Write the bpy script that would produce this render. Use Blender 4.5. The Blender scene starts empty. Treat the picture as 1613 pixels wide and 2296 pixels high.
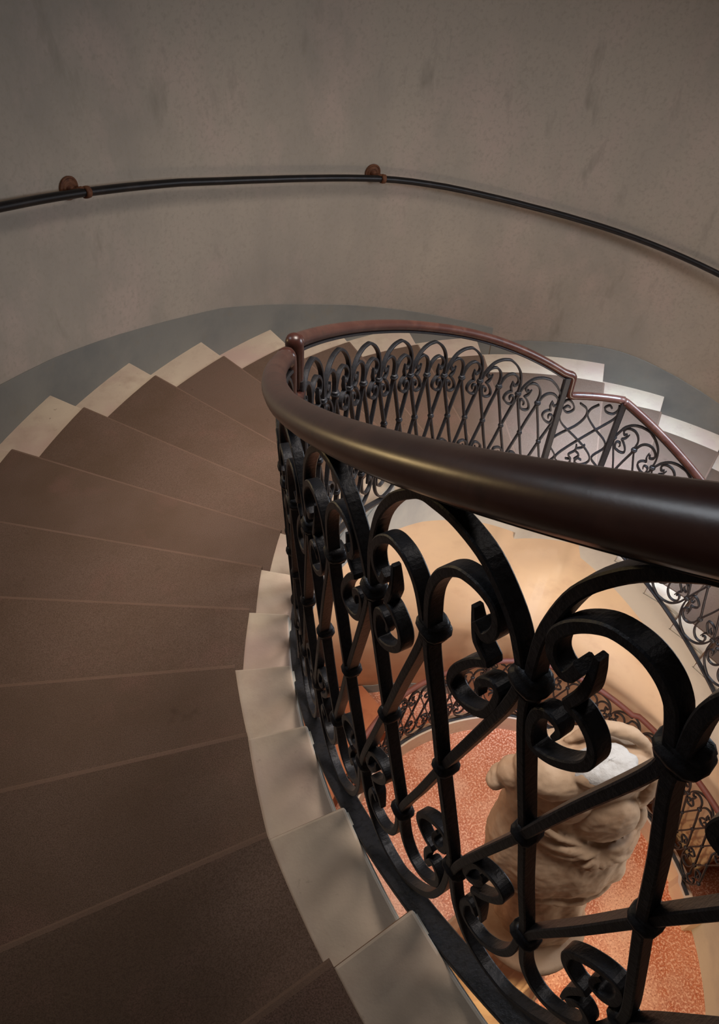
import bpy, bmesh, math, random
import numpy as np
from mathutils import Vector, Matrix
random.seed(7)
SC = bpy.context.scene
COL = SC.collection
F = 5.3                                   # world z of the plan's datum (ground floor is z = 0)

# ------------------------------------------------------------------ camera
Rw = np.array([[0.974593, -0.22348, 0.015005], [0.159543, 0.73966, 0.653795], [0.157209, 0.634791, -0.756523]])
cam_d = bpy.data.cameras.new('camera'); cam = bpy.data.objects.new('camera', cam_d); COL.objects.link(cam)
cam_d.sensor_fit = 'VERTICAL'; cam_d.sensor_height = 24.0; cam_d.lens = 24.0 * 1636.53 / 2296.0
cam_d.clip_start = 0.02; cam_d.clip_end = 60
M = Matrix(((Rw[0][0], Rw[1][0], -Rw[2][0], -1.34402), (Rw[0][1], Rw[1][1], -Rw[2][1], -1.05766),
            (Rw[0][2], Rw[1][2], -Rw[2][2], 1.23069 + F), (0, 0, 0, 1)))
cam.matrix_world = M
SC.camera = cam
vs = SC.view_settings
vs.view_transform = 'Standard'; vs.look = 'None'; vs.gamma = 1.0; vs.exposure = 0.0; vs.use_curve_mapping = False

# ------------------------------------------------------------------ light
w = bpy.data.worlds.new('world'); SC.world = w; w.use_nodes = True
w.node_tree.nodes['Background'].inputs[0].default_value = (0.9, 0.88, 0.85, 1)
w.node_tree.nodes['Background'].inputs[1].default_value = 0.02
def area(name, loc, to, sx, sy, energy, color, spread=180):
    l = bpy.data.lights.new(name, 'AREA'); l.shape = 'RECTANGLE'; l.size = sx; l.size_y = sy
    l.energy = energy; l.color = color; l.spread = math.radians(spread)
    o = bpy.data.objects.new(name, l); COL.objects.link(o)
    o.location = loc; o.rotation_euler = (Vector(to) - Vector(loc)).to_track_quat('-Z', 'Y').to_euler(); return o
area('overhead_fill', (0.0, 0.7, F + 2.62), (-0.1, 0.9, 0), 1.3, 1.5, 54, (1.0, 0.90, 0.80), 78)  # added overhead fill under the closed ceiling, cone narrowed to darken the wall top
area('upper_window', (-2.55, 1.08, F + 1.95), (-0.7, 0.0, F + 1.2), 0.9, 0.9, 10, (0.86, 0.93, 1.0), 120)
area('wall_sconce', (-2.52, 1.14, F + 0.22), (-1.1, -0.5, F + 0.5), 0.10, 0.16, 1.6, (1.0, 0.70, 0.32), 120)
area('window_daylight', (2.85, 0.75, F + 0.05), (-1.0, 1.0, F - 2.0), 0.8, 1.2, 50, (0.84, 0.92, 1.0), 140)
area('blue_tread_fill', (1.15, 0.9, F + 2.6), (1.25, 2.0, F - 2.4), 0.5, 0.5, 24, (0.50, 0.73, 1.0), 25)  # added blue spot above the well to brighten the landing and right-hand treads
area('peach_wall_fill', (-1.85, 0.3, F - 1.75), (-0.4, 2.1, F - 2.9), 1.0, 0.7, 17, (1.0, 0.92, 0.83), 110)  # added lamp hidden under the near flight to brighten the lower peach wall
area('well_side_fill', (1.25, -1.1, F - 3.3), (1.0, 1.6, F - 3.0), 0.9, 0.9, 21, (1.0, 0.84, 0.67), 125)  # second added lamp, out of view on the right, evening out the peach wall
area('floor_lamp', (-1.15, -1.25, F - 3.9), (0.5, -0.55, 0), 0.3, 0.3, 7, (1.0, 0.74, 0.40), 60)
area('gallery_lamp', (-2.0, 0.9, F - 2.3), (-0.3, 2.0, 0), 0.5, 0.5, 10, (1.0, 0.62, 0.36))

# ------------------------------------------------------------------ plan of the oval stairwell
PCX, PCY = 0.2, -0.1
PC = [1.59157, -0.02183, 0.03682, -0.14596, 0.04551, -0.00228, -0.02334, 0.01005, -0.01139, 0.00537, 0.00838, 0.0005, 0.00304]
def curve(T):
    T = np.asarray(T, float); r = PC[0] + 0 * T; dr = 0 * T; i = 1
    for m in range(1, 7):
        r = r + PC[i] * np.cos(m * T) + PC[i + 1] * np.sin(m * T)
        dr = dr - m * PC[i] * np.sin(m * T) + m * PC[i + 1] * np.cos(m * T); i += 2
    c, s = np.cos(T), np.sin(T)
    Q = np.stack([PCX + r * c, PCY + r * s], -1); t = np.stack([dr * c - r * s, dr * s + r * c], -1)
    n = np.stack([t[..., 1], -t[..., 0]], -1); n /= np.linalg.norm(n, axis=-1, keepdims=True)
    return Q, n
_t = np.linspace(0, 2 * np.pi, 7201); _P, _N = curve(_t); _Q = _P - _N * .02
_S = np.r_[0, np.cumsum(np.linalg.norm(np.diff(_Q, axis=0), axis=1))]; LEN = _S[-1]
def t_of_s(s): return np.interp(np.mod(-np.asarray(s, float), LEN), _S, _t)      # s grows going down the stairs
def s_of_t(t): return -np.interp(t, _t, _S)
def pt(s, z, off=-.03):
    P, n = curve(t_of_s(s)); P = P + n * off
    return Vector((float(P[0]), float(P[1]), float(z) + F)), Vector((float(n[0]), float(n[1]), 0))
H = 0.165; DW = 1.633
TK = [207.34, 198.76, 189.27, 179.7, 169.34, 159.16, 148.55, 138.14, 127.15, 116.84, 107.4, 99.29, 90.83, 82.95, 69.19, 61.04]
KS = {k: float(s_of_t(math.radians(TK[k]))) for k in range(16)}
for k in (-1, -2, -3, -4): KS[k] = KS[0] + .236 * k
for k in range(16, 33): KS[k] = KS[15] + .25 * (k - 15)
_ka = np.array(sorted(KS)); _sa = np.array([KS[k] for k in _ka])
def s_of_k(k): return np.interp(k, _ka, _sa)
def skew(k):
    x = (min(max(k, 0), 15) - 7) / 7.0; return -.1437 - .0038 * x + .1822 * x * x
def kp(k, o):
    """plan point on the (fractional) nosing line k at distance o from the well edge"""
    P, n = curve(t_of_s(s_of_k(k))); a = skew(k)
    d = np.array([n[0] * math.cos(a) - n[1] * math.sin(a), n[0] * math.sin(a) + n[1] * math.cos(a)]) / math.cos(a)
    q = P + d * o; return float(q[0]), float(q[1])
_pf = np.polyfit([KS[k] for k in range(-3, 14)], [-H * k for k in range(-3, 14)], 4)
S_POST1, S_POST2 = -2.306, -1.965
Z_LAND = -H * 14
def zn(s):
    """height of the pitch line through the nosings"""
    if s <= S_POST1: return float(np.polyval(_pf, max(s, -6.45))) + (0 if s > -6.45 else (-6.45 - s) * .7)
    if s <= KS[14]: return Z_LAND
    return Z_LAND - (s - KS[14]) * H / .25

# ------------------------------------------------------------------ materials
def lin(r, g, b):
    f = lambda c: (c / 255.0 / 12.92) if c / 255.0 <= .04045 else ((c / 255.0 + .055) / 1.055) ** 2.4
    return (f(r), f(g), f(b), 1)
def mat(name, base, rough=.6, metal=0.0, var=(), bump=None, spec=.5, coat=0):
    """var: list of (scale, colour, low, high, detail, stretch) noise layers mixed over the base"""
    m = bpy.data.materials.new(name); m.use_nodes = True; nt = m.node_tree; b = nt.nodes['Principled BSDF']
    b.inputs['Roughness'].default_value = rough; b.inputs['Metallic'].default_value = metal
    b.inputs['Specular IOR Level'].default_value = spec; b.inputs['Coat Weight'].default_value = coat
    b.inputs['Coat Roughness'].default_value = .25
    tc = nt.nodes.new('ShaderNodeTexCoord'); prev = None
    def noise(sc, det, st):
        mp = nt.nodes.new('ShaderNodeMapping'); mp.inputs['Scale'].default_value = st
        nt.links.new(tc.outputs['Object'], mp.inputs['Vector'])
        n = nt.nodes.new('ShaderNodeTexNoise'); n.inputs['Scale'].default_value = sc; n.inputs['Detail'].default_value = det
        n.inputs['Roughness'].default_value = .62; nt.links.new(mp.outputs[0], n.inputs['Vector']); return n
    for (sc, c, lo, hi, det, st) in var:
        n = noise(sc, det, st); rp = nt.nodes.new('ShaderNodeMapRange')
        rp.inputs['From Min'].default_value = lo; rp.inputs['From Max'].default_value = hi
        nt.links.new(n.outputs['Fac'], rp.inputs['Value'])
        mx = nt.nodes.new('ShaderNodeMix'); mx.data_type = 'RGBA'
        nt.links.new(rp.outputs[0], mx.inputs['Factor'])
        if prev is None: mx.inputs['A'].default_value = base
        else: nt.links.new(prev, mx.inputs['A'])
        mx.inputs['B'].default_value = c; prev = mx.outputs['Result']
    if prev is None: b.inputs['Base Color'].default_value = base
    else: nt.links.new(prev, b.inputs['Base Color'])
    if bump:
        sc, st, dist = bump; n = noise(sc, 4, (1, 1, 1)); bp = nt.nodes.new('ShaderNodeBump')
        bp.inputs['Strength'].default_value = st; bp.inputs['Distance'].default_value = dist
        nt.links.new(n.outputs['Fac'], bp.inputs['Height']); nt.links.new(bp.outputs[0], b.inputs['Normal'])
    return m
one = (1, 1, 1)
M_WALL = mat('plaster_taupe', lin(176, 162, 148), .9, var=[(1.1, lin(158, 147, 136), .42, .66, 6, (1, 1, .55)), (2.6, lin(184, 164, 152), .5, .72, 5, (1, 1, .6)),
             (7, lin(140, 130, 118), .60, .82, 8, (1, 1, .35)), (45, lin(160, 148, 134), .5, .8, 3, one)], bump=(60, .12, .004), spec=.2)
M_CEIL = mat('ceiling_dark', lin(70, 60, 52), .9, var=[(3, lin(58, 48, 42), .4, .7, 5, (1, 8, 1))])  # unseen ceiling, colour made dark to cut light bounced onto the wall tops
M_SKIRT = mat('paint_grey', lin(132, 128, 121), .8, var=[(2.5, lin(118, 116, 112), .45, .7, 6, one), (8, lin(132, 124, 112), .58, .8, 6, one)], bump=(50, .1, .004), spec=.25)
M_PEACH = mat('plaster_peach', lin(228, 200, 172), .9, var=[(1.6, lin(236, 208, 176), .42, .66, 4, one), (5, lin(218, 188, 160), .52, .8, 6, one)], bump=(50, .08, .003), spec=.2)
M_STRING = mat('plaster_pale', lin(190, 184, 174), .85, var=[(3, lin(176, 170, 164), .45, .7, 5, one)], bump=(50, .08, .003), spec=.2)
M_STONE = mat('stone_beige', lin(206, 184, 163), .75, var=[(3.5, lin(216, 196, 172), .42, .68, 6, one), (9, lin(190, 164, 145), .5, .78, 7, one),
             (26, lin(134, 112, 96), .66, .82, 4, one), (2.1, lin(200, 170, 156), .5, .7, 3, one)], bump=(70, .12, .004), spec=.3)
M_RISER = mat('stone_riser_shaded', lin(132, 100, 78), .8, var=[(5, lin(112, 84, 66), .45, .7, 5, one)], spec=.25)  # stone copy browned for the riser faces: their shade put into the colour
M_CARPET = mat('carpet_brown', lin(124, 101, 88), .97, var=[(2.2, lin(112, 90, 75), .42, .68, 5, one), (5, lin(134, 102, 90), .55, .8, 4, one),
             (13, lin(82, 64, 54), .68, .86, 3, one), (420, lin(94, 74, 62), .40, .70, 2, one)], bump=(600, .5, .004), spec=.1)
M_NOSING_LIT = mat('carpet_nosing_lit', lin(130, 103, 89), .97, var=[(6, lin(122, 97, 82), .4, .7, 5, one), (420, lin(112, 90, 76), .45, .75, 2, one)], bump=(600, .5, .004), spec=.1)  # carpet lightened on the nosings: light on rounded edges put into the colour
M_IRON = mat('wrought_iron', lin(50, 50, 55), .45, .45, var=[(30, lin(60, 56, 55), .5, .75, 5, one), (120, lin(34, 34, 37), .5, .7, 3, one)], bump=(140, .25, .004))
M_WOOD = mat('varnished_wood', lin(66, 36, 30), .33, var=[(5, lin(88, 56, 46), .45, .72, 6, (1, 1, 4)), (38, lin(48, 28, 24), .55, .75, 5, (1, 1, .4))], bump=(60, .06, .003), coat=.12)
M_WOOD_OLD = mat('dull_red_wood', lin(98, 50, 42), .6, var=[(6, lin(78, 40, 34), .45, .7, 5, one)])
M_PIPE = mat('black_pipe', lin(36, 32, 32), .42, .6, var=[(12, lin(52, 44, 42), .5, .75, 4, one)])
M_RUST = mat('rusty_iron', lin(112, 68, 42), .7, .3, var=[(40, lin(80, 44, 30), .45, .7, 5, one)], bump=(120, .3, .004))
M_TERRAZZO = mat('terrazzo', lin(190, 116, 82), .45, var=[(2.2, lin(172, 88, 50), .42, .62, 6, one), (1.3, lin(208, 158, 132), .50, .66, 5, one),
             (60, lin(220, 168, 140), .50, .58, 3, one), (80, lin(146, 76, 50), .58, .66, 2, one)], spec=.4)
M_TERRA = mat('terracotta', lin(176, 112, 78), .7, var=[(5, lin(152, 90, 60), .45, .7, 5, one)], spec=.3)
M_MARBLE = mat('old_marble', lin(176, 150, 126), .7, var=[(4, lin(160, 128, 102), .46, .7, 6, one), (14, lin(136, 104, 82), .62, .8, 6, one)], bump=(40, .2, .006), spec=.35)
M_BREAK = mat('broken_marble', lin(186, 184, 184), .85, var=[(18, lin(166, 162, 160), .45, .7, 6, one)], bump=(60, .5, .01))
M_PEBBLE = mat('pale_pebble', lin(196, 172, 128), .7)

# ------------------------------------------------------------------ object helpers
def tag(o, label=None, cat=None, group=None, kind=None):
    if label: o['label'] = label
    if cat: o['category'] = cat
    if group: o['group'] = group
    if kind: o['kind'] = kind
    return o
def mesh(name, v, f, m, parent=None, smooth=False, mats=None, fm=None):
    d = bpy.data.meshes.new(name); d.from_pydata([tuple(x) for x in v], [], f)
    for mm in (mats or [m]): d.materials.append(mm)
    if fm: d.polygons.foreach_set('material_index', fm)
    if smooth: d.polygons.foreach_set('use_smooth', [True] * len(d.polygons))
    d.update(); bm = bmesh.new(); bm.from_mesh(d); bmesh.ops.recalc_face_normals(bm, faces=bm.faces); bm.to_mesh(d); bm.free()
    o = bpy.data.objects.new(name, d); COL.objects.link(o)
    if parent is not None: o.parent = parent; o.matrix_parent_inverse = Matrix.Translation(-Vector(parent.location))
    return o
def empty(name, loc):
    o = bpy.data.objects.new(name, None); COL.objects.link(o); o.location = loc; o.empty_display_size = .1; return o
def catmull(p, n=6):
    p = [np.array(x, float) for x in p]; out = []
    for i in range(len(p) - 1):
        a = p[i - 1] if i else 2 * p[0] - p[1]; b, c = p[i], p[i + 1]; e = p[i + 2] if i + 2 < len(p) else 2 * c - b
        for j in range(n):
            t = j / n
            out.append(.5 * (2 * b + (c - a) * t + (2 * a - 5 * b + 4 * c - e) * t * t + (3 * b - a - 3 * c + e) * t ** 3))
    out.append(p[-1]); return out
def ring_section(kind, a, b):
    if kind == 'round': return [(a * math.cos(2 * math.pi * i / 14), b * math.sin(2 * math.pi * i / 14)) for i in range(14)]
    c = min(a, b) * .28; return [(a, b - c), (a - c, b), (-a + c, b), (-a, b - c), (-a, -b + c), (-a + c, -b), (a - c, -b), (a, -b + c)]
def sweep(path, normals, sec, scales=None):
    """path of Vectors; normals: Vector per point kept as the section's first axis"""
    v = []; f = []; n = len(path); m = len(sec)
    for i in range(n):
        T = (path[min(i + 1, n - 1)] - path[max(i - 1, 0)])
        T = T.normalized() if T.length > 1e-9 else Vector((0, 0, 1))
        N = normals[i] - T * normals[i].dot(T); N = N.normalized() if N.length > 1e-6 else T.orthogonal().normalized()
        B = T.cross(N); k = scales[i] if scales else 1
        v += [path[i] + N * (x * k) + B * (y * k) for x, y in sec]
    for i in range(n - 1):
        for j in range(m):
            a, b = i * m + j, i * m + (j + 1) % m
            f.append((a, b, b + m, a + m))
    f.append(tuple(range(m))[::-1]); f.append(tuple(range((n - 1) * m, n * m)))
    return v, f
def lathe(prof, center, axis=Vector((0, 0, 1)), n=20, flute=None):
    z = axis.normalized(); x = z.orthogonal().normalized(); y = z.cross(x); v = []; f = []
    for r, h in prof:
        for i in range(n):
            a = 2 * math.pi * i / n; rr = r * (flute(a, h) if flute else 1)
            v.append(center + x * (rr * math.cos(a)) + y * (rr * math.sin(a)) + z * h)
    for k in range(len(prof) - 1):
        for i in range(n):
            a, b = k * n + i, k * n + (i + 1) % n; f.append((a, b, b + n, a + n))
    f.append(tuple(range(n))[::-1]); f.append(tuple(range((len(prof) - 1) * n, len(prof) * n)))
    return v, f
def band(ts, off0, off1, zb, zt):
    """closed-section wall strip following the plan curve; zb, zt functions of t"""
    v = []; f = []
    for t in ts:
        P, n = curve(t); o0 = off0(t) if callable(off0) else off0; o1 = off1(t) if callable(off1) else off1
        a = P + n * o0; b = P + n * o1
        v += [(a[0], a[1], zb(t) + F), (a[0], a[1], zt(t) + F), (b[0], b[1], zt(t) + F), (b[0], b[1], zb(t) + F)]
    N = len(ts)
    for i in range(N - 1):
        for j in range(4):
            a, b = 4 * i + j, 4 * i + (j + 1) % 4; f.append((a, b, b + 4, a + 4))
    f.append((0, 1, 2, 3)); f.append((4 * N - 1, 4 * N - 2, 4 * N - 3, 4 * N - 4))
    return v, f
D = math.radians

# ------------------------------------------------------------------ setting: wall, floor, ceiling
ts = [D(a) for a in np.arange(0, 360.1, 3)]
v, f = band(ts, DW, DW + .25, lambda t: -F, lambda t: 3.3); tag(mesh('wall_stairwell', v, f, M_WALL, smooth=False), kind='structure')
for p in bpy.data.objects['wall_stairwell'].data.polygons: p.use_smooth = abs(p.normal.z) < .5
def disc(name, off, z0, z1, m):
    v = []; f = []; n = 120
    for i in range(n):
        P, nn = curve(2 * math.pi * i / n); q = P + nn * off; v += [(q[0], q[1], z0 + F), (q[0], q[1], z1 + F)]
    f.append([2 * i for i in range(n)][::-1]); f.append([2 * i + 1 for i in range(n)])
    for i in range(n): a, b = 2 * i, 2 * ((i + 1) % n); f.append((a, b, b + 1, a + 1))
    return tag(mesh(name, v, f, m), kind='structure')
disc('floor', DW + .25, -F - .2, -F, M_TERRAZZO)
disc('ceiling', DW + .25, 3.3, 3.5, M_CEIL)

# skirting painted along the wall, stepping down at the landing
SKT = [(150, -.77), (138.2, -.913), (131.1, -1.002), (123.9, -1.111), (115.3, -1.251), (109.8, -1.34), (104.6, -1.461), (99.7, -1.586), (94.9, -1.704),
       (90.4, -1.822), (85.9, -1.944), (81.2, -2.066)]
SKT2 = [(81.1, -2.19), (77.9, -2.182), (74.9, -2.174), (72.4, -2.165), (69.9, -2.165), (67.1, -2.193), (63.7, -2.255), (60.5, -2.317), (57.6, -2.377), (20, -3.2)]
def zsk(L): return lambda t: float(np.interp(-math.degrees(t), [-a for a, _ in L], [z for _, z in L]))
SKT0 = [(215, .32)] + SKT
fz = zsk(SKT0); v, f = band([D(a) for a in np.arange(215, 81.15, -1.5)] + [D(81.2)], DW - .006, DW + .02, lambda t: fz(t) - .75, fz)
tag(mesh('baseboard_upper', v, f, M_SKIRT), kind='structure')
fz2 = zsk(SKT2); v, f = band([D(a) for a in np.arange(81.1, 19, -1.5)], DW - .006, DW + .02, lambda t: fz2(t) - .75, fz2)
tag(mesh('baseboard_lower', v, f, M_SKIRT), kind='structure')

# ------------------------------------------------------------------ stone steps
ORD = ['nearest', 'second', 'third', 'fourth', 'fifth', 'sixth', 'seventh', 'eighth', 'ninth', 'tenth', 'eleventh', 'twelfth', 'thirteenth']
def soffit(k):
    if 13.02 < k <= 14: return Z_LAND - .30
    return -H * k - .40
def step(k):
    os_ = [.006, .14, .45, .9, 1.3, DW - .001]; ks = [k - 1 + i / 6.0 for i in range(7)]; z = -H * k
    v = []; f = []; fm = []; nO = len(os_)
    for kk in ks:
        for o in os_: x, y = kp(kk, o); v.append((x, y, z + F))
    for kk in ks:
        for o in os_: x, y = kp(kk, o); v.append((x, y, soffit(kk if k != 14 else 13.5) + F))
    nb = len(ks) * nO
    for i in range(len(ks) - 1):
        for j in range(nO - 1):
            a = i * nO + j; q = (a, a + 1, a + 1 + nO, a + nO); f.append(q); fm.append(0); f.append(tuple(x + nb for x in q)[::-1]); fm.append(1)
        for j, mi in ((0, 1), (nO - 1, 0)):
            a = i * nO + j; f.append((a, a + nO, a + nO + nb, a + nb)); fm.append(mi)
    for i in (0, len(ks) - 1):
        for j in range(nO - 1):
            a = i * nO + j; f.append((a, a + 1, a + 1 + nb, a + nb)); fm.append(2 if i else 0)
    o = mesh('stone_step', v, f, None, mats=[M_STONE, M_STRING, M_RISER], fm=fm)
    bv = o.modifiers.new('worn_edge', 'BEVEL'); bv.width = .006; bv.segments = 2; bv.limit_method = 'ANGLE'; bv.angle_limit = 1.0; return o
def step_label(k):
    if k < 0: return ['stone step just above the nearest one, beneath the camera', 'stone step two above the nearest one, behind the camera', 'stone step three above the nearest one, behind the camera'][-k - 1]
    if k <= 12: return ('nearest' if k == 0 else ORD[k]) + (' beige stone step at the bottom of the photo, dark carpet over it' if k == 0 else ' beige stone step counting down from the nearest, under brown carpet')
    if k == 13: return 'beige stone step directly above the wide landing, behind the far ironwork'
    if k == 14: return 'wide level stone landing below the jog in the far handrail'
    n = k - 14
    return ['', 'first', 'second', 'third', 'fourth', 'fifth', 'sixth', 'seventh', 'eighth', 'ninth', 'tenth', 'eleventh', 'twelfth'][n] + ' stone step below the wide landing, on the right-hand flight'
def string():
    v = []; f = []
    for k in range(-2, 24):
        n = 9; b = len(v)
        cols = [(k - 1 + .97 * i / 6.0, -H * k - .022) for i in range(7)] + [(k - .028, -H * (k + 1) - .022), (float(k), -H * (k + 1) - .022)]
        for kk, zt in cols:
            for o in (.001, .03):
                x, y = kp(kk, o); v.append((x, y, zt + F)); v.append((x, y, soffit(kk if k != 14 else 13.5) + F - .004))
        for i in range(n - 1):
            a = b + 4 * i; f += [(a, a + 4, a + 5, a + 1), (a + 2, a + 3, a + 7, a + 6), (a, a + 2, a + 6, a + 4), (a + 1, a + 5, a + 7, a + 3)]
        f += [(b, b + 1, b + 3, b + 2), (b + 4 * n - 4, b + 4 * n - 2, b + 4 * n - 1, b + 4 * n - 3)]
    tag(mesh('trim_2', v, f, M_STRING), kind='structure')
string()
K0, K1 = -2, 23
for k in range(K0, K1 + 1):
    tag(step(k), step_label(k), 'step', 'stone steps of the curving stair')

# ------------------------------------------------------------------ carpet runner
DCI = {-4: .148, -3: .148, -2: .148, -1: .148, 0: .148, 1: .156, 2: .14, 3: .153, 4: .126, 5: .131, 6: .142}
DCO = {6: 1.391, 7: 1.407, 8: 1.417, 9: 1.409, 10: 1.405, 11: 1.404, 12: 1.392, 13: 1.392, 14: 1.38, 15: 1.42}
def carpet():
    v = []; f = []; nO = 9; rows = 0
    def row(k, z, push=0.0):
        nonlocal rows
        a = float(np.interp(k, sorted(DCI), [DCI[x] for x in sorted(DCI)])); b = float(np.interp(k, sorted(DCO), [DCO[x] for x in sorted(DCO)]))
        for j in range(nO):
            o = a + (b - a) * j / (nO - 1); x, y = kp(k, o)
            if push:
                x2, y2 = kp(k + .03, o); d = math.hypot(x2 - x, y2 - y) or 1; x += (x2 - x) / d * push; y += (y2 - y) / d * push
            v.append((x, y, z + F))
        rows += 1
    for k in range(K0, K1 + 1):
        z = -H * k
        for i in range(7): row(k - 1 + .035 + i * .925 / 6, z + .009)
        row(k, z + .009); row(k, z + .007, .008); row(k, z + .001, .013); row(k, z - .012, .013); row(k, z - .03, .010); row(k, z - H + .02, .010)
        row(k, z - H + .009, .014)
    for i in range(rows - 1):
        for j in range(nO - 1): a = i * nO + j; f.append((a, a + 1, a + 1 + nO, a + nO))
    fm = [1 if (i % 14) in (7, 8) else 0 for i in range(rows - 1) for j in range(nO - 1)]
    o = mesh('stair_carpet', v, f, None, mats=[M_CARPET, M_NOSING_LIT], fm=fm)
    s = o.modifiers.new('thick', 'SOLIDIFY'); s.thickness = .0085; s.offset = -1
    for p in o.data.polygons: p.use_smooth = False
    return o
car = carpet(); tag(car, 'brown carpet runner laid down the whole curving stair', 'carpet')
# solidify must grow towards the stone: check direction from the first tread face
if car.data.polygons[0].normal.z < 0:
    bm = bmesh.new(); bm.from_mesh(car.data); bmesh.ops.reverse_faces(bm, faces=bm.faces); bm.to_mesh(car.data); bm.free()

px, py = kp(0.03, .152)
v, f = lathe([(.001, 0), (.008, .002), (.0105, .007), (.008, .012), (.001, .014)], Vector((px, py, F - H + .0)), n=10)
tag(mesh('pebble', v, f, M_PEBBLE, smooth=True), 'small pale pebble at the carpet corner on the second step', 'pebble')

# ------------------------------------------------------------------ ironwork
def flip(w): return .2 - (w - .7) * 1.3 if w > .7 else (.9 - w if w > .2 else .7 + (.2 - w) / 1.3)
SMALL = [(.205, .753), (.17, .738), (.135, .743), (.108, .758), (.115, .78), (.165, .797), (.235, .807), (.30, .808), (.38, .796), (.44, .773), (.472, .743)]
SCROLL = [(.24, .765), (.232, .742), (.215, .722), (.172, .702), (.172, .699), (.226, .690), (.288, .670), (.318, .650), (.312, .632), (.26, .618), (.19, .612), (.12, .618),
          (.085, .642), (.085, .666), (.12, .674), (.165, .668), (.185, .655), (.172, .640)]
LEG = [(.47, .236), (.36, .338), (.25, .45), (.13, .562), (.035, .655), (.018, .70), (.030, .735), (.07, .78), (.165, .832), (.30, .865), (.43, .880)]
HALF = [(u, flip(x)) for u, x in SMALL] + [(.484, .20)] + LEG
BIG = HALF + [(.5, .884)] + [(1 - u, x) for u, x in reversed(HALF)]
BIGF = [(u, flip(x)) for u, x in BIG]
LEAN = .9
WARP = lambda s, x: 0.0
SEC = ring_section('flat', .0085, .0052)
SECR = ring_section('flat', .0085, .0048)
def bar(name, uw, s0, P, zf, off, parent, sec=SEC, n=5, taper=False):
    c = catmull(uw, n); path = []; nor = []
    for u, x in c:
        if LEAN: u = u + LEAN * (max(0, x - .7) - .6 * max(0, .2 - x))
        s = s0 + u * P; p, nn = pt(s, zf(s) + x + WARP(s, x), off(s)); path.append(p); nor.append(nn)
    sc = None
    if taper: L = len(path); sc = [min(1, .55 + .45 * min(i, L - 1 - i) / 10) for i in range(L)]
    v, f = sweep(path, nor, sec, sc); return mesh(name, v, f, M_IRON, parent, smooth=False)
def collar(s, x, zf, off, parent, wide=.0145, deep=.0125, h=.011):
    p, nn = pt(s, zf(s) + x + WARP(s, x), off(s)); tan = Vector((0, 0, 1)).cross(nn); v = []; f = []; m = 12
    prof = [(.80, -1.3), (1.02, -.95), (.90, -.62), (1.18, -.35), (1.25, 0), (1.18, .35), (.90, .62), (1.02, .95), (.80, 1.3)]
    for r, hh in prof:
        for i in range(m):
            a = 2 * math.pi * i / m; ca, sa = math.cos(a), math.sin(a)
            v.append(p + tan * (wide * r * math.copysign(abs(ca) ** .7, ca)) + nn * (deep * r * math.copysign(abs(sa) ** .7, sa)) + Vector((0, 0, hh * h)))
    for k in range(len(prof) - 1):
        for i in range(m): a, b = k * m + i, k * m + (i + 1) % m; f.append((a, b, b + m, a + m))
    f.append(tuple(range(m))[::-1]); f.append(tuple(range((len(prof) - 1) * m, len(prof) * m)))
    return mesh('collar', v, f, M_IRON, parent, smooth=True)
def bay(s0, P, zf, off, parent, first, last):
    bar('arch_bar', BIG, s0, P, zf, off, parent); bar('arch_bar', BIGF, s0, P, zf, lambda s: off(s) + .003, parent)
    for mir in (0, 1):
        for fl in (0, 1):
            uw = [((1 - u) if mir else u, flip(x) if fl else x) for u, x in SCROLL]
            bar('scroll_bar', uw, s0, P, zf, off, parent, SECR, 5, True)
    for u, x, wd in ((.5, .70, .0145), (.5, .20, .0145), (.25, .45, .011), (.75, .45, .011)): collar(s0 + u * P, x, zf, off, parent, wd)
    for x in (.70, .20):
        collar(s0, x, zf, off, parent)
        if last: collar(s0 + P, x, zf, off, parent)
def rail(path_sz, off, parent, name='handrail', rx=.0225, ry=.021, m=None):
    path = []; nor = []
    for s, z in path_sz: p, nn = pt(s, z, off(s)); path.append(p); nor.append(nn)
    v, f = sweep(path, nor, ring_section('round', rx, ry)); return mesh(name, v, f, m or M_WOOD, parent, smooth=True)
def strip(s_list, zfun, off, parent, name='bottom_rail', a=.015, b=.0065):
    path = []; nor = []
    for s in s_list: p, nn = pt(s, zfun(s), off(s)); path.append(p); nor.append(nn)
    v, f = sweep(path, nor, ring_section('flat', a, b)); return mesh(name, v, f, M_IRON, parent)
def post(s, z0, z1, off, parent, a=.014, b=.014):
    p, nn = pt(s, z0, off(s)); q = p.copy(); q.z = z1 + F
    v, f = sweep([p, p.lerp(q, .5), q], [nn] * 3, ring_section('flat', a, b)); return mesh('post', v, f, M_IRON, parent)
def lin_s(a, b, ds=.03): n = max(2, int(abs(b - a) / ds) + 1); return list(np.linspace(a, b, n))
def elbow(s0, z0, s1, z1, n=5):
    """quarter turn between a run and a drop (and back)"""
    return [(s0 + (s1 - s0) * math.sin(math.pi / 2 * i / n), z0 + (z1 - z0) * (1 - math.cos(math.pi / 2 * i / n))) for i in range(n + 1)]
OFF = lambda s: -.026
OFFR = lambda s: -.020
BASE = -.055; RH = .918
S_A, S_B = -4.566, -4.447

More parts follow.
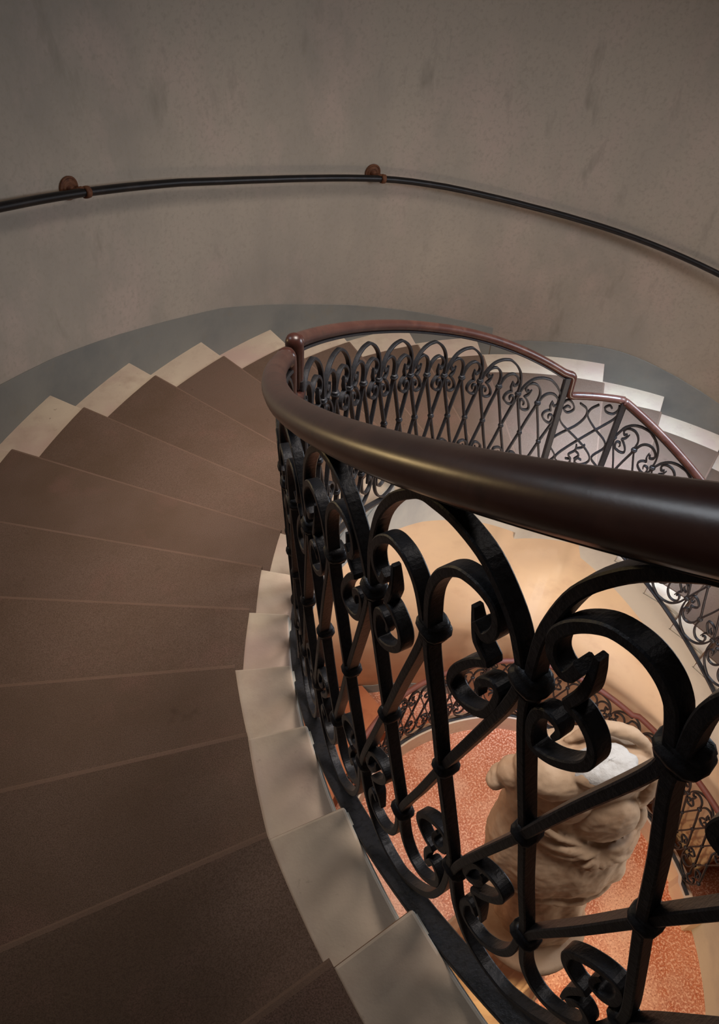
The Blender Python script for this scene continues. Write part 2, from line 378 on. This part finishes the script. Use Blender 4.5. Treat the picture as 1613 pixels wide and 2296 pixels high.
# near balustrade: eight bays above the near flight
s_start = -6.468
A = empty('stair_balustrade', pt(s_start, zn(s_start))[0])
tag(A, 'near black wrought iron balustrade with thick brown wooden rail, closest to the camera', 'balustrade', 'balustrades around the stairwell')
SB_ = [-6.468, -6.248, -6.028, -5.808, -5.569, -5.318, -5.065, -4.815, S_A]
WARP = lambda s, x: .07 * max(0.0, -5.6 - s) * max(0.0, min(1.0, (.90 - x) / .15))
for i in range(8): bay(SB_[i], SB_[i + 1] - SB_[i], zn, OFF, A, i == 0, i == 7)
WARP = lambda s, x: 0.0
zA = zn(S_A) + RH + .015
rp = [(s, zn(s) + RH + .015 * max(0, min(1, (s + 5.2) / .6))) for s in lin_s(s_start - .05, S_A - .035, .025)]
rp += [(S_A - .015, zA), (S_A, zA)]
def rail_end(s, z, parent):
    p, nn = pt(s, z, OFFR(s))
    v, f = lathe([(.001, .0225), (.010, .0215), (.018, .0165), (.0225, .008), (.0245, -.002), (.0245, -.03), (.0215, -.08), (.0175, -.14), (.016, -.165)], p, n=24)
    return mesh('rail_end', v, f, M_WOOD, parent, smooth=True)
rail_end(S_A, zA, A)
rail(rp, OFFR, A, rx=.0235, ry=.0215)
strip(lin_s(s_start - .05, S_A + .0), lambda s: zn(s) + BASE, lambda s: -.014, A, a=.019)
strip(lin_s(s_start - .05, S_A - .01), lambda s: zn(s) + RH - .026, OFF, A, 'top_strap', .012, .004)
post(S_A, zn(S_A) + BASE - .02, zA - .12, OFF, A)

# far balustrade: eight bays, then the landing panel between two posts
B = empty('stair_balustrade', pt(S_B, zn(S_B))[0])
tag(B, 'far black wrought iron balustrade ending in a level landing panel between two posts', 'balustrade', 'balustrades around the stairwell')
PB = (S_POST1 - S_B) / 8
for i in range(8): bay(S_B + i * PB, PB, zn, OFF, B, i == 0, i == 7)
def rhB(s): return zn(s) + float(np.interp(s, [S_B, -3.6, -3.2, S_POST1], [RH + .045, RH + .038, RH + .036, RH + .052]))
zB = rhB(S_B); zL = Z_LAND + .962
rb = [(S_B, zB), (S_B + .03, rhB(S_B + .03))]; rail_end(S_B, zB, B)
rb += [(s, rhB(s)) for s in lin_s(S_B + .05, S_POST1 - .03, .025)]
z1 = rhB(S_POST1 - .03)
rb += [(S_POST1 - .005, z1 - .012)] + elbow(S_POST1 + .005, z1 - .017, S_POST1 + .032, z1 - .045, 4)
rb += [(S_POST1 + .034, zL + .03), (S_POST1 + .040, zL + .008), (S_POST1 + .058, zL)] + [(s, zL) for s in lin_s(S_POST1 + .08, S_POST2 - .002, .03)]
rail(rb, OFFR, B)
strip(lin_s(S_A - .01, S_POST1), lambda s: zn(s) + BASE, OFF, B)
strip(lin_s(S_POST1, S_POST2), lambda s: Z_LAND + BASE + .0, OFF, B)
strip(lin_s(S_B, S_POST1 - .02), lambda s: rhB(s) - .026, OFF, B, 'top_strap', .012, .004)
post(S_B, zn(S_B) + BASE, zB - .12, OFF, B)
post(S_POST1, Z_LAND + BASE - .02, z1 - .03, OFF, B, .017, .017); post(S_POST2, Z_LAND + BASE - .02, zL - .01, OFF, B, .017, .017)
lk = [(S_A + .0, zA - .155), (S_A + .03, zA - .155), (S_B - .03, zB - .165), (S_B, zB - .165)]
rail(lk, OFF, B, 'link_rail', .016, .016)
ORN = {
 'scroll_bar': [[(-2.297, -1.402), (-2.266, -1.37), (-2.232, -1.402), (-2.221, -1.44), (-2.25, -1.462), (-2.277, -1.438), (-2.262, -1.415), (-2.243, -1.425)],
                [(-1.985, -1.385), (-1.984, -1.42), (-2.005, -1.447), (-2.04, -1.44), (-2.055, -1.412), (-2.035, -1.392), (-2.018, -1.408)],
                [(-2.141, -1.705), (-2.14, -1.75), (-2.17, -1.785), (-2.15, -1.82)], [(-2.141, -1.735), (-2.105, -1.722), (-2.095, -1.70)], [(-2.141, -1.75), (-2.11, -1.785), (-2.13, -1.82)],
                [(-2.22, -1.95), (-2.215, -1.915), (-2.163, -1.896), (-2.12, -1.91), (-2.06, -1.918), (-2.045, -1.95), (-2.07, -1.965), (-2.085, -1.945)],
                [(-2.166, -1.894), (-2.141, -1.868), (-2.106, -1.889), (-2.128, -1.915), (-2.16, -1.90)]],
 'curl_bar': [[(-2.30, -1.45), (-2.291, -1.49), (-2.256, -1.555), (-2.156, -1.655), (-2.081, -1.735), (-2.044, -1.796), (-2.05, -1.838), (-2.091, -1.862), (-2.122, -1.843), (-2.113, -1.812), (-2.088, -1.822)],
              [(-2.194, -1.395), (-2.15, -1.432), (-2.144, -1.49), (-2.185, -1.561), (-2.288, -1.65), (-2.294, -1.717), (-2.25, -1.801), (-2.29, -1.86)],
              [(-2.091, -1.395), (-2.128, -1.432), (-2.131, -1.485), (-2.066, -1.575), (-2.0, -1.645), (-1.985, -1.705), (-2.035, -1.79), (-1.985, -1.86)],
              [(-1.975, -1.45), (-2.003, -1.504), (-2.131, -1.655), (-2.231, -1.776), (-2.24, -1.826), (-2.197, -1.865), (-2.156, -1.862), (-2.150, -1.828), (-2.182, -1.818)]]}
def ornament(parent, dz, off):
    for nm, L in ORN.items():
        for uw in L:
            path = []; nor = []
            for s, z in catmull(uw, 5): p, nn = pt(s, z + dz, off(s)); path.append(p); nor.append(nn)
            v, f = sweep(path, nor, ring_section('flat', .0085, .0042)); mesh(nm, v, f, M_IRON, parent)
    # lower lobes mirrored below, down to the bottom rail
    for uw in ([(-2.29, -1.86), (-2.25, -1.99), (-2.19, -2.10), (-2.14, -2.16), (-2.09, -2.10), (-2.03, -1.99), (-1.985, -1.86)],
               [(-2.29, -2.34), (-2.26, -2.26), (-2.20, -2.21), (-2.14, -2.16), (-2.08, -2.21), (-2.01, -2.26), (-1.98, -2.34)]):
        path = []; nor = []
        for s, z in catmull(uw, 5): p, nn = pt(s, z + dz, off(s)); path.append(p); nor.append(nn)
        v, f = sweep(path, nor, ring_section('flat', .0085, .0042)); mesh('curl_bar', v, f, M_IRON, parent)
ornament(B, 0, OFF)

# right-hand balustrade going down from the landing
Cb = empty('stair_balustrade', pt(S_POST2, Z_LAND)[0])
tag(Cb, 'right-hand black iron balustrade running down from the landing, bluish highlights', 'balustrade', 'balustrades around the stairwell')
PCB = .262
for i in range(9): bay(S_POST2 + .012 + i * PCB, PCB, zn, OFF, Cb, i == 0, i == 8)
sC = S_POST2 + .012 + 9 * PCB
rail([(S_POST2 - .004, zL - .001)] + [(s, zL - (s - S_POST2) * H / .25) for s in lin_s(S_POST2 + .01, sC + .05, .03)], OFF, Cb)
strip(lin_s(S_POST2, sC + .05), lambda s: zn(s) + BASE, OFF, Cb)
strip(lin_s(S_POST2 + .01, sC + .05), lambda s: zL - (s - S_POST2) * H / .25 - .026, OFF, Cb, 'top_strap', .012, .004)

# ground floor balustrade around the well
LEAN = 0.0
ZL = -4.08
OFFL = lambda s: (-.03 - .10 * math.exp(-((math.degrees(float(t_of_s(s))) - 88) / 22.0) ** 2)) + (.03 if math.degrees(float(t_of_s(s))) < 40 else 0)
zl = lambda s: ZL - .918
Lb = empty('stair_balustrade', pt(S_POST1, ZL - 1, -.1)[0])
tag(Lb, 'lowest balustrade with reddish rail around the terrazzo floor, behind the statue', 'balustrade', 'balustrades around the stairwell')
nb = 6; PL = .262
for i in range(nb): bay(S_POST1 - (nb - i) * PL, PL, zl, OFFL, Lb, i == 0, i == nb - 1)
s_endL = 0.10; nc = 8; PLc = (s_endL - S_POST2) / nc
for i in range(nc): bay(S_POST2 + i * PLc, PLc, zl, OFFL, Lb, i == 0, i == nc - 1)
sl0 = S_POST1 - nb * PL
rail([(s, ZL) for s in lin_s(sl0, s_endL + .02, .04)], OFFL, Lb, m=M_WOOD_OLD)
strip(lin_s(sl0, s_endL + .02, .04), lambda s: ZL - .975, OFFL, Lb)
for s in (S_POST1, S_POST2): post(s, ZL - .99, ZL - .01, OFFL, Lb, .016, .016)
ornament(Lb, ZL - zL, OFFL)
tk_ = [t_of_s(s) for s in lin_s(sl0 - .5, s_endL + .22, .05)]
so = lambda t: OFFL(float(s_of_t(float(t))))
v, f = band([float(x) for x in tk_], lambda t: so(t) - .03, lambda t: so(t) + .045, lambda t: -F, lambda t: ZL - .985)
tag(mesh('trim_1', v, f, M_STONE), kind='structure')

# ------------------------------------------------------------------ lower walls
def drum_off(t):
    a = math.degrees(t); a = a - 360 if a > 250 else a
    return float(np.interp(a, [-20, 72, 82, 92, 102, 112, 124, 142, 160], [.13, .13, .18, .34, .56, .86, 1.12, 1.38, DW]))
def drum_top(t):
    s = float(s_of_t(t)); k = float(np.interp(s, _sa, _ka)); return soffit(k) + .035
ts = [D(a) for a in np.arange(158, .5, -2)]
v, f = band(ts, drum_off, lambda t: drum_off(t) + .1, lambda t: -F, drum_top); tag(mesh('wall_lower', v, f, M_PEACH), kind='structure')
for p in bpy.data.objects['wall_lower'].data.polygons: p.use_smooth = abs(p.normal.z) < .5
v, f = band([D(a) for a in np.arange(158, 78, -2)], lambda t: drum_off(t) - .008, lambda t: drum_off(t) + .02, lambda t: -F, lambda t: -F + .14)
tag(mesh('baseboard_ground', v, f, M_SKIRT), kind='structure')
v, f = band([D(a) for a in np.arange(351, 230, -3)], .02, .2, lambda t: -F, lambda t: -4.75); tag(mesh('wall_right', v, f, M_STRING), kind='structure')
# two low terracotta steps behind the left of the ground balustrade
for (a0, a1, h, lb) in ((103, 134, .16, 'low orange terracotta step behind the left end of the lowest balustrade'),
                        (119, 134, .32, 'upper orange terracotta step against the grey skirting, left of the lowest balustrade')):
    v, f = band([D(a) for a in np.arange(a1, a0 - .1, -2)], lambda t: .12, lambda t: drum_off(t) - .01, lambda t: -F + (.16 if h > .2 else 0), lambda t: -F + h)
    tag(mesh('terracotta_step', v, f, M_TERRA), lb, 'step', 'terracotta steps')

# ------------------------------------------------------------------ wall handrail with brackets
WR = [(215, 1.0), (150, .03), (140, -.10), (132.1, -.21), (128, -.265), (123.7, -.325), (118.5, -.403), (113.2, -.486), (108.6, -.567), (104, -.644), (99.7, -.712), (96.3, -.763),
      (93, -.813), (90.3, -.863), (87.5, -.92), (83.6, -1.006), (79.7, -1.087), (75.9, -1.157), (71.9, -1.225), (67.9, -1.293), (63, -1.375), (40, -1.75), (20, -2.1)]
path = []; nor = []
for a in np.arange(215, 19, -1.5):
    z = float(np.interp(-a, [-x for x, _ in WR], [y for _, y in WR])); P, n = curve(D(a)); q = P + n * (DW - .06)
    path.append(Vector((q[0], q[1], z + F))); nor.append(Vector((n[0], n[1], 0)))
v, f = sweep(path, nor, ring_section('round', .0195, .0195))
tag(mesh('wall_handrail', v, f, M_PIPE, smooth=True), 'long thin black handrail curving along the taupe wall', 'handrail')
def bracket(a, lb):
    z = float(np.interp(-a, [-x for x, _ in WR], [y for _, y in WR])); P, n = curve(D(a)); n3 = Vector((n[0], n[1], 0)); tan = Vector((0, 0, 1)).cross(n3)
    c = Vector((*(P + n * DW), z + F)) - tan * .0 ; root = empty('rail_bracket', c)
    tag(root, lb, 'bracket', 'rusty brackets of the wall handrail')
    a2 = c + Vector((0, 0, .022)) - tan * (-.045)
    v, f = lathe([(.050, 0), (.052, .008), (.047, .014), (.042, .009), (.034, .010), (.029, .020), (.022, .013), (.017, .016), (.015, .030), (.001, .034)], a2, -n3, 64, None)
    mesh('rosette', v, f, M_RUST, root, smooth=True)
    rc = Vector((*(P + n * (DW - .06)), z + F))
    pth = [a2 - n3 * .01, a2 - n3 * .035 + Vector((0, 0, -.004)), (a2 - n3 * .05).lerp(rc + Vector((0, 0, .02)), .7), rc + Vector((0, 0, -.015)) ]
    pth = [Vector(x) for x in catmull([tuple(p) for p in pth], 5)]
    v, f = sweep(pth, [tan] * len(pth), ring_section('round', .010, .010)); mesh('arm', v, f, M_RUST, root, smooth=True)
    i0 = 0; tdir = tan * -1; tdir = (tdir + Vector((0, 0, -.25))).normalized()
    v, f = lathe([(.020, -.014), (.0255, -.014), (.027, 0), (.0255, .014), (.020, .014)], rc, tdir, 20); mesh('clamp', v, f, M_RUST, root, smooth=True)
bracket(123.1, 'rusty round bracket holding the wall handrail near the left edge')
bracket(93.1, 'rusty round bracket holding the wall handrail at the middle of the wall')

# ------------------------------------------------------------------ statue on its column
AX = Vector((-.067, -.29, 0))
ST = empty('statue', (AX.x, AX.y, 0)); tag(ST, 'headless white marble torso with knotted drapery standing on a fluted column', 'statue')
# directions: image right / away from the camera in plan
VX = Vector((.975, -.223, 0)).normalized(); VY = Vector((.223, .975, 0)).normalized()
def fl(a, h): return 1 - (.05 * abs(math.sin(12 * a)) if .3 < h < 1.62 else 0)
prof = [(.40, 0), (.40, .07), (.37, .08), (.375, .12), (.34, .16), (.345, .19), (.31, .22), (.30, .30)] + [(.30 - .03 * i / 10, .32 + 1.28 * i / 10) for i in range(11)] + \
       [(.275, 1.63), (.30, 1.66), (.30, 1.70)]
v, f = lathe(prof, AX, n=144, flute=fl); mesh('column', v, f, M_MARBLE, ST, smooth=True)
c = AX + Vector((0, 0, 1.70)); v, f = lathe([(.31, 0), (.325, .02), (.325, .07), (.30, .09)], c, n=48); mesh('plinth', v, f, M_MARBLE, ST, smooth=True)
def blob(rings, nseg=56, fold=None):
    """rings: (z, cx, cy, rx, ry) in the view-aligned plan frame"""
    v = []; f = []
    for i, (z, cx, cy, rx, ry) in enumerate(rings):
        for j in range(nseg):
            a = 2 * math.pi * j / nseg; k = fold(a, z) if fold else 1
            p = AX + VX * (cx + rx * k * math.cos(a)) + VY * (cy + ry * k * math.sin(a)); v.append((p.x, p.y, z))
    n = len(rings)
    for i in range(n - 1):
        for j in range(nseg): a, b = i * nseg + j, i * nseg + (j + 1) % nseg; f.append((a, b, b + nseg, a + nseg))
    f.append(tuple(range(nseg))[::-1]); f.append(tuple(range((n - 1) * nseg, n * nseg))); return v, f
def dens(r, n=4):
    out = []
    for q in catmull(r, n): out.append(tuple(float(x) for x in q))
    return out
parts = []
# legs / draped skirt below the hem
parts.append(blob(dens([(1.78, .02, .0, .22, .20), (2.1, .03, .02, .23, .2), (2.35, .0, .05, .22, .16), (2.6, .0, .10, .22, .14)]), 64,
                  lambda a, z: 1 + .06 * math.sin(6 * a + 1.2) + .03 * math.sin(11 * a + z * 3)))
# hip drapery and torso
parts.append(blob(dens([(2.44, .0, .10, .27, .12), (2.47, .0, .10, .345, .19), (2.56, .0, .11, .365, .225), (2.70, -.01, .15, .36, .235), (2.85, .0, .20, .345, .21), (3.0, .0, .24, .325, .19),
                        (3.15, -.01, .265, .31, .185), (3.28, -.02, .27, .295, .175), (3.37, -.02, .265, .25, .15), (3.43, .0, .25, .17, .10)]), 72,
                  lambda a, z: 1 + (.03 * math.sin(9 * a + 5 * z) + .02 * math.sin(15 * a - 8 * z)) * max(0, min(1, (2.85 - z) / .3)) - .24 * math.exp(-((a - 4.05) / .22) ** 2 - ((z - 3.02) / .07) ** 2)))
def ell(cx, cy, z, rx, ry, rz, n=18):
    v = []; f = []
    for i in range(n + 1):
        th = math.pi * i / n
        for j in range(2 * n):
            a = math.pi * j / n; p = AX + VX * (cx + rx * math.sin(th) * math.cos(a)) + VY * (cy + ry * math.sin(th) * math.sin(a)); v.append((p.x, p.y, z + rz * math.cos(th)))
    for i in range(n):
        for j in range(2 * n): a, b = i * 2 * n + j, i * 2 * n + (j + 1) % (2 * n); f.append((a, b, b + 2 * n, a + 2 * n))
    return v, f
for e in ((.11, .13, 3.05, .17, .115, .20), (-.06, .16, 3.16, .13, .10, .18), (.0, .05, 2.66, .19, .13, .17), (.19, .09, 2.60, .13, .11, .13), (-.20, .09, 2.64, .14, .12, .14),
          (-.16, .22, 3.33, .15, .13, .11), (.02, .21, 3.41, .15, .11, .07), (.17, .24, 3.33, .12, .11, .11), (.30, .24, 3.12, .06, .09, .24), (.31, .17, 2.88, .06, .07, .16), (.30, .12, 2.70, .07, .07, .06),
          (-.29, .28, 3.16, .09, .08, .09), (-.345, .29, 3.10, .06, .06, .06)): parts.append(ell(*e))
def cord(pts, r, ends=.35):
    p = [AX + VX * x + VY * y + Vector((0, 0, z)) for x, y, z in pts]; p = [Vector(q) for q in catmull([tuple(a) for a in p], 6)]
    v, f = sweep(p, [Vector((0, 0, 1))] * len(p), ring_section('round', r, r), [max(ends, math.sin(math.pi * (i + 1) / (len(p) + 1)) ** .5) for i in range(len(p))]); parts.append((v, f))
# folds gathered at the knot, sash, hanging ends, back drapery
K = (.12, .015, 2.90)
for q, r in (((.30, .10, 2.92), .026), ((.34, .11, 2.84), .032), ((.31, .06, 2.78), .03), ((-.06, .03, 2.90), .022), ((-.22, .07, 2.95), .026), ((-.16, .03, 2.86), .02),
             ((.07, -.03, 2.76), .017), ((.15, -.02, 2.76), .017), ((.01, -.02, 2.79), .016), ((.21, .0, 2.78), .017)):
    cord([K, ((K[0] + q[0]) / 2, (K[1] + q[1]) / 2 - .034, (K[2] + q[2]) / 2), q], r * 1.1)
cord([(-.30, .16, 3.14), (-.20, .07, 3.08), (-.08, .03, 3.0), K], .018)
cord([(-.35, .10, 2.70), (-.22, -.03, 2.58), (.0, -.08, 2.52), (.2, -.03, 2.54), (.35, .08, 2.66)], .028)
cord([(-.36, .08, 2.60), (-.2, -.07, 2.49), (.02, -.11, 2.46), (.2, -.07, 2.48), (.35, .06, 2.56)], .024)
cord([(.12, -.05, 2.52), (.24, .0, 2.66), (.32, .08, 2.82)], .026); cord([(.24, -.02, 2.50), (.32, .06, 2.64), (.36, .13, 2.80)], .022)
cord([(-.12, .31, 3.44), (.0, .34, 3.50), (.12, .335, 3.50), (.22, .30, 3.46), (.29, .24, 3.36)], .035)
cord([(.22, .30, 3.44), (.27, .27, 3.30), (.30, .22, 3.10)], .03)
cord([(-.36, .27, 3.12), (-.38, .28, 3.04)], .05, .8)
V = []; Fc = []
for v, f in parts:
    b = len(V); V += [tuple(x) for x in v]; Fc += [tuple(i + b for i in q) for q in f]
body = mesh('torso', V, Fc, M_MARBLE, ST)
rm = body.modifiers.new('fuse', 'REMESH'); rm.mode = 'VOXEL'; rm.voxel_size = .0085; rm.use_smooth_shade = True
sm = body.modifiers.new('soft', 'SMOOTH'); sm.factor = .35; sm.iterations = 1
tx = bpy.data.textures.new('chips', 'CLOUDS'); tx.noise_scale = .05
dp = body.modifiers.new('worn', 'DISPLACE'); dp.texture = tx; dp.strength = .012; dp.mid_level = .5

# rough broken stump of the neck
rng = random.Random(3); v = []; f = []; n = 26; rings = 7
for i in range(rings):
    for j in range(n):
        a = 2 * math.pi * j / n; q = i / (rings - 1.0); k = q * (1 + .10 * rng.uniform(-1, 1)) if i < rings - 1 else q * (1 + .07 * rng.uniform(-1, 1))
        p = AX + VX * (.04 + .15 * k * math.cos(a)) + VY * (.205 + .095 * k * math.sin(a)); v.append((p.x, p.y, 3.495 - .012 * q * q + .007 * rng.uniform(-1, 1) - (.05 if i == rings - 1 else 0)))
for i in range(rings - 1):
    for j in range(n): a, b = i * n + j, i * n + (j + 1) % n; f.append((a, b, b + n, a + n))
nk = mesh('broken_neck', v, f, M_BREAK, ST, smooth=True); nk['label'] = 'pale rough broken stump of the neck'
